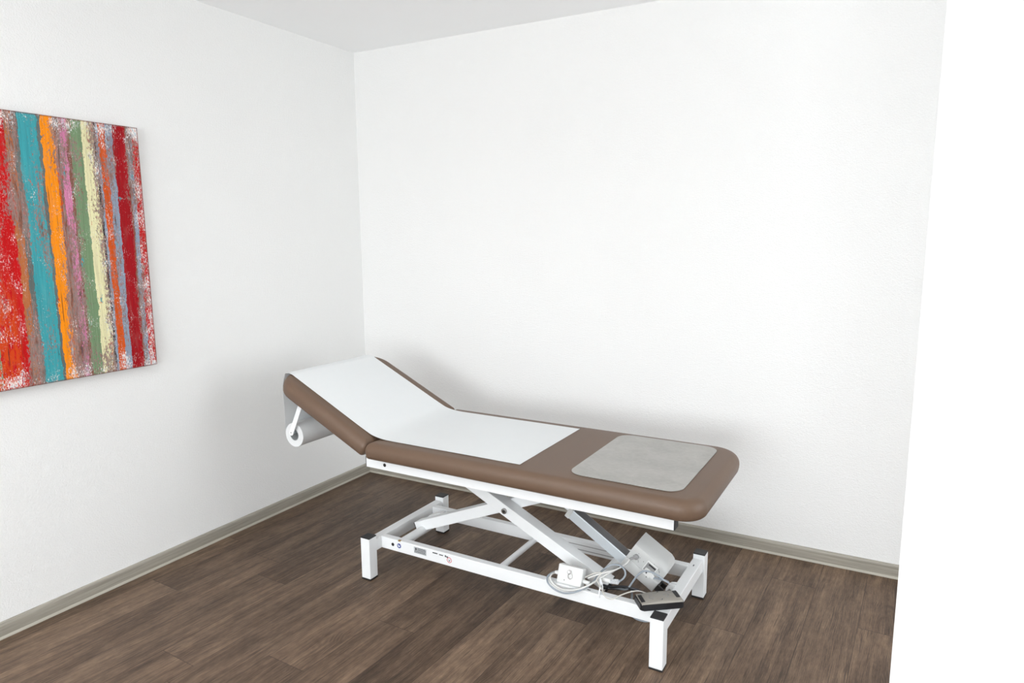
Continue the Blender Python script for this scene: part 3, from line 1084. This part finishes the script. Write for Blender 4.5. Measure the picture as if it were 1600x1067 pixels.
rail0 = rails[0]
V0 = .0858
bm = new(); disc(bm, .105, .145, .0072, V0 - .0010, .090)
link('hole_plug', bm, M['black_plastic'], rail0, label='black round plug')
bm = new(); disc(bm, .139, .146, .0105, V0 - .0004, V0 + .001)
link('warning_sticker', bm, M['blue_mark'], rail0, label='round blue sign with white picture')
bm = new()
bb_ = lambda x0, x1, z0, z1: box(bm, (x0, V0 - .0007, z0), (x1, V0, z1))
bb_(.1345, .1435, .1405, .1455); bb_(.133, .1375, .1445, .1515); bb_(.1405, .1445, .1435, .1490)
link('sticker_picture', bm, M['white_mark'], rail0)
bm = new(); box(bm, (.2195, V0 - .0004, .134), (.2835, V0 + .001, .1615), 0)
link('type_plate', bm, simple('plate_grey', srgb(176, 180, 182), .4, var=.05, scale=400), rail0, label='grey type plate with small print')
bm = new()
rn = random.Random(3)
bb_(.2265, .2335, .1475, .1565); bb_(.228, .232, .1565, .159)
for row, z in enumerate((.1570, .1525, .1480, .1430, .1385)):
    x = .237 if z > .144 else .223
    while x < .279:
        w = rn.uniform(.002, .007)
        bb_(x, min(x + w, .281), z, z + .0022)
        x += w + .0012
link('plate_print', bm, M['dark_mark'], rail0)
bm = new()
for x0, x1, z0, h in ((.3165, .3420, .1555, .0045), (.3500, .3700, .1545, .0040), (.3790, .3850, .1530, .0075), (.3865, .3950, .1520, .0060)):
    x = x0
    while x < x1:
        w = rn.uniform(.0025, .0045)
        bb_(x, min(x + w, x1), z0, z0 + h)
        x += w + .0009
link('small_print', bm, M['dark_mark'], rail0)
bm = new(); disc(bm, .4005, .1435, .0118, V0 - .0004, V0 + .001, 32, .0095)
link('warning_ring', bm, M['red_mark'], rail0, label='red ring sign')
bm = new(); disc(bm, .4005, .1405, .0022, V0 - .0004, V0 + .001); box(bm, (.394, V0 - .0004, .1445), (.407, V0 + .001, .1455)); box(bm, (.3975, V0 - .0004, .1380), (.4035, V0 + .001, .1405))
link('sticker_picture', bm, M['dark_mark'], rail0)
bm = new(); box(bm, (.134, V0 - .0004, .1662), (.147, V0 + .009, .1702), 0)
link('tape_scrap', bm, M['brass'], rail0, label='small scrap of brown tape')

# ------------------------------------------------------------------ foot switch resting on the frame corner
fs = bpy.data.objects.new('foot_switch', None)
C.objects.link(fs)
fs.empty_display_size = .05
loc = MW @ Vector((1.2705, .130, .1702))
fs.location = loc
fs.rotation_euler = (0, 0, math.radians(37.8) - .016)
fs['label'] = 'grey and black foot switch with arrow pads lying on the corner of the couch base'
fs['category'] = 'foot switch'
hx, hy = .079, .040
bm = slab(rrect(-hx, hx, -hy, hy, (.010, .007, .007, .012), 6), 0, .0215)
bmesh.ops.bevel(bm, geom=[e for e in bm.edges if abs(e.verts[0].co.z - e.verts[1].co.z) < 1e-5], offset=.002, segments=2, affect='EDGES')
autosmooth(link('base', bm, M['black_rubber'], fs))
# rocking top plate: two flaps meeting at a low ridge
bm = new()
xs = (-.0745, -.0, .0745)
zt = {0: .0250, 1: .0300, 2: .0272}
rows = []
for i, x in enumerate(xs):
    rows.append([bm.verts.new((x, y, z)) for y, z in ((-.0365, .0205), (-.0355, zt[i] - .002), (-.0325, zt[i]), (.0325, zt[i]), (.0355, zt[i] - .002), (.0365, .0205))])
for r0, r1 in zip(rows, rows[1:]):
    for k in range(5):
        bm.faces.new((r0[k], r1[k], r1[k + 1], r0[k + 1]))
    bm.faces.new((r0[0], r0[5], r1[5], r1[0]))
bm.faces.new(rows[0]); bm.faces.new(rows[-1][::-1])
autosmooth(link('pedal_plate', bm, simple('warm_grey_plastic', srgb(150, 146, 138), .42, var=.05, bump=(400, .1, .0006)), fs), 50)


def top_z(x):
    return .0300 - (.0050 if x < 0 else .0028) * abs(x) / .0745 + .0002


def pad(cx, cy, sx, sy, mat, name, h=.0016, **k):
    bm = new()
    box(bm, (cx - sx / 2, cy - sy / 2, top_z(cx) - .002), (cx + sx / 2, cy + sy / 2, top_z(cx) + h), .0008, 2)
    return link(name, bm, mat, fs, **k)


pad(-.0655, -.002, .014, .046, M['black_rubber'], 'grip_pad', label='black rubber grip')
pad(.0655, .008, .014, .044, M['black_rubber'], 'grip_pad', label='black rubber grip')


def outline_arrow(cx, cy, s, flip):
    pts = [(-.004, -.011), (-.004, .002), (-.010, .002), (0, .013), (.010, .002), (.004, .002), (.004, -.011), (-.004, -.011)]
    bm = new()
    P = [Vector((cx + x * s, cy + y * s * flip, top_z(cx) + .0004)) for x, y in pts]
    for p, q in zip(P, P[1:]):
        tube(bm, [p, q], .00075, 5)
    return bm


link('arrow_mark', outline_arrow(.028, .004, 1.15, 1), M['mid_grey_plastic'], fs, label='up arrow outline')
link('arrow_mark', outline_arrow(-.030, -.002, 1.15, -1), M['mid_grey_plastic'], fs, label='down arrow outline')
for x, y in ((.002, -.024), (.002, .026)):
    bm = new(); cyl(bm, (x, y, top_z(0) - .002), (x, y, top_z(0) + .0010), .0042, 16)
    sc_ = link('screw', bm, M['steel'], fs, label='steel screw')
    bm = new(); cyl(bm, (x + .001, y, top_z(0)), (x + .001, y, top_z(0) + .0014), .0020, 12)
    link('screw_slot', bm, M['dark_mark'], fs)
inv = (Matrix.Translation(fs.location) @ Matrix.Rotation(fs.rotation_euler.z, 4, 'Z')).inverted() @ MW
HC = [(.992, .118, .205), (1.022, .13, .222), (1.050, .135, .229), (1.038, .120, .207), (1.065, .095, .194), (1.090, .070, .181), (1.105, .066, .1765), (1.122, .070, .178), (1.143, .09, .188), (1.168, .12, .193), (1.190, .145, .190), (1.222, .150, .186)]
bm = new(); tube(bm, spline([inv @ Vector(p) for p in HC]), .0023, 8)
autosmooth(link('cable', bm, M['cable_beige'], fs, label='thin beige cable'), 80)

# ------------------------------------------------------------------ paper roll with its sheet
roll = bpy.data.objects.new('paper_roll', None)
C.objects.link(roll)
roll.empty_display_size = .1
RC = Vector((-.3925, 0, .5785))
roll.matrix_basis = MW @ Matrix.Translation(RC)
roll['label'] = 'white examination paper roll hanging under the headrest, its sheet drawn over the brown cushions'
roll['category'] = 'paper roll'
RR = .0545
bm = new()
n = 64
vs = []
for v in (.025, .560):
    vs.append([bm.verts.new((math.cos(2 * math.pi * k / n) * RR, v, math.sin(2 * math.pi * k / n) * RR)) for k in range(n)])
    vs.append([bm.verts.new((math.cos(2 * math.pi * k / n) * .0265, v, math.sin(2 * math.pi * k / n) * .0265)) for k in range(n)])
for k in range(n):
    j = (k + 1) % n
    bm.faces.new((vs[0][k], vs[0][j], vs[2][j], vs[2][k]))
    bm.faces.new((vs[1][k], vs[1][j], vs[3][j], vs[3][k]))
    bm.faces.new((vs[0][k], vs[0][j], vs[1][j], vs[1][k]))
    bm.faces.new((vs[2][k], vs[2][j], vs[3][j], vs[3][k]))
autosmooth(link('rolled_paper', bm, M['paper'], roll))
bm = new()
vs = []
for v in (.024, .561):
    for r in (.0262, .0240):
        vs.append([bm.verts.new((math.cos(2 * math.pi * k / n) * r, v, math.sin(2 * math.pi * k / n) * r)) for k in range(n)])
for k in range(n):
    j = (k + 1) % n
    for p, q in ((0, 2), (1, 3), (0, 1), (2, 3)):
        bm.faces.new((vs[p][k], vs[p][j], vs[q][j], vs[q][k]))
autosmooth(link('core', bm, M['card'], roll, label='grey core tube'))
# the sheet: path in (u,z)
path = [(.768, .6312), (.60, .6313), (.40, .6313), (.25, .6313), (.165, .6314), (.125, .6330), (.090, .6375), (.060, .6450), (.030, .6580)]


def HP(x, n):
    p = HM @ Vector((x, 0, n))
    return (p.x, p.z)


path += [HP(.0 - .03, .0014), HP(-.10, .0013), HP(-.20, .0013), HP(-.30, .0013), HP(-.38, .0013), HP(-.425, .0013), HP(-.450, .0010), HP(-.470, -.004), HP(-.484, -.012), HP(-.4915, -.022)]
path += [(-.4490, .800), (-.4495, .770), (-.4493, .72), (-.4485, .66), (-.4478, .62), (-.4472, .590), (-.4470, .5785)]
pts = spline([(u, 0, z) for u, z in path], 6)
bm = new()
rows = []
NV = 14
for i, p in enumerate(pts):
    row = []
    for k in range(NV + 1):
        v = .025 + .535 * k / NV
        wob = .0006 * math.sin(9 * p.x + 5 * v) * math.sin(23 * v) if i < len(pts) - 60 else 0
        q = Vector((p.x, v, p.z + abs(wob))) - RC
        if i == 0:
            q.x += .004 * (1 - k / NV) * 0
        row.append(bm.verts.new(q))
    rows.append(row)
for r0, r1 in zip(rows, rows[1:]):
    for k in range(NV):
        bm.faces.new((r0[k], r0[k + 1], r1[k + 1], r1[k]))
bmesh.ops.recalc_face_normals(bm, faces=bm.faces[:])
bmesh.ops.solidify(bm, geom=bm.faces[:], thickness=.0004)
sh = autosmooth(link('sheet', bm, M['sheet'], roll), 45)

# ------------------------------------------------------------------ grey foot mat on the cushion
out = rrect(.956, 1.361, .027, .572, (.055, .055, .055, .055), 8)
bm = slab(out, 0, .0022)
mat_o = link('foot_mat', bm, M['pad'])
mat_o.matrix_basis = MW @ Matrix.Translation((0, 0, .6302))
mat_o['label'] = 'grey plastic protective mat with rounded corners on the foot end of the couch'
mat_o['category'] = 'mat'
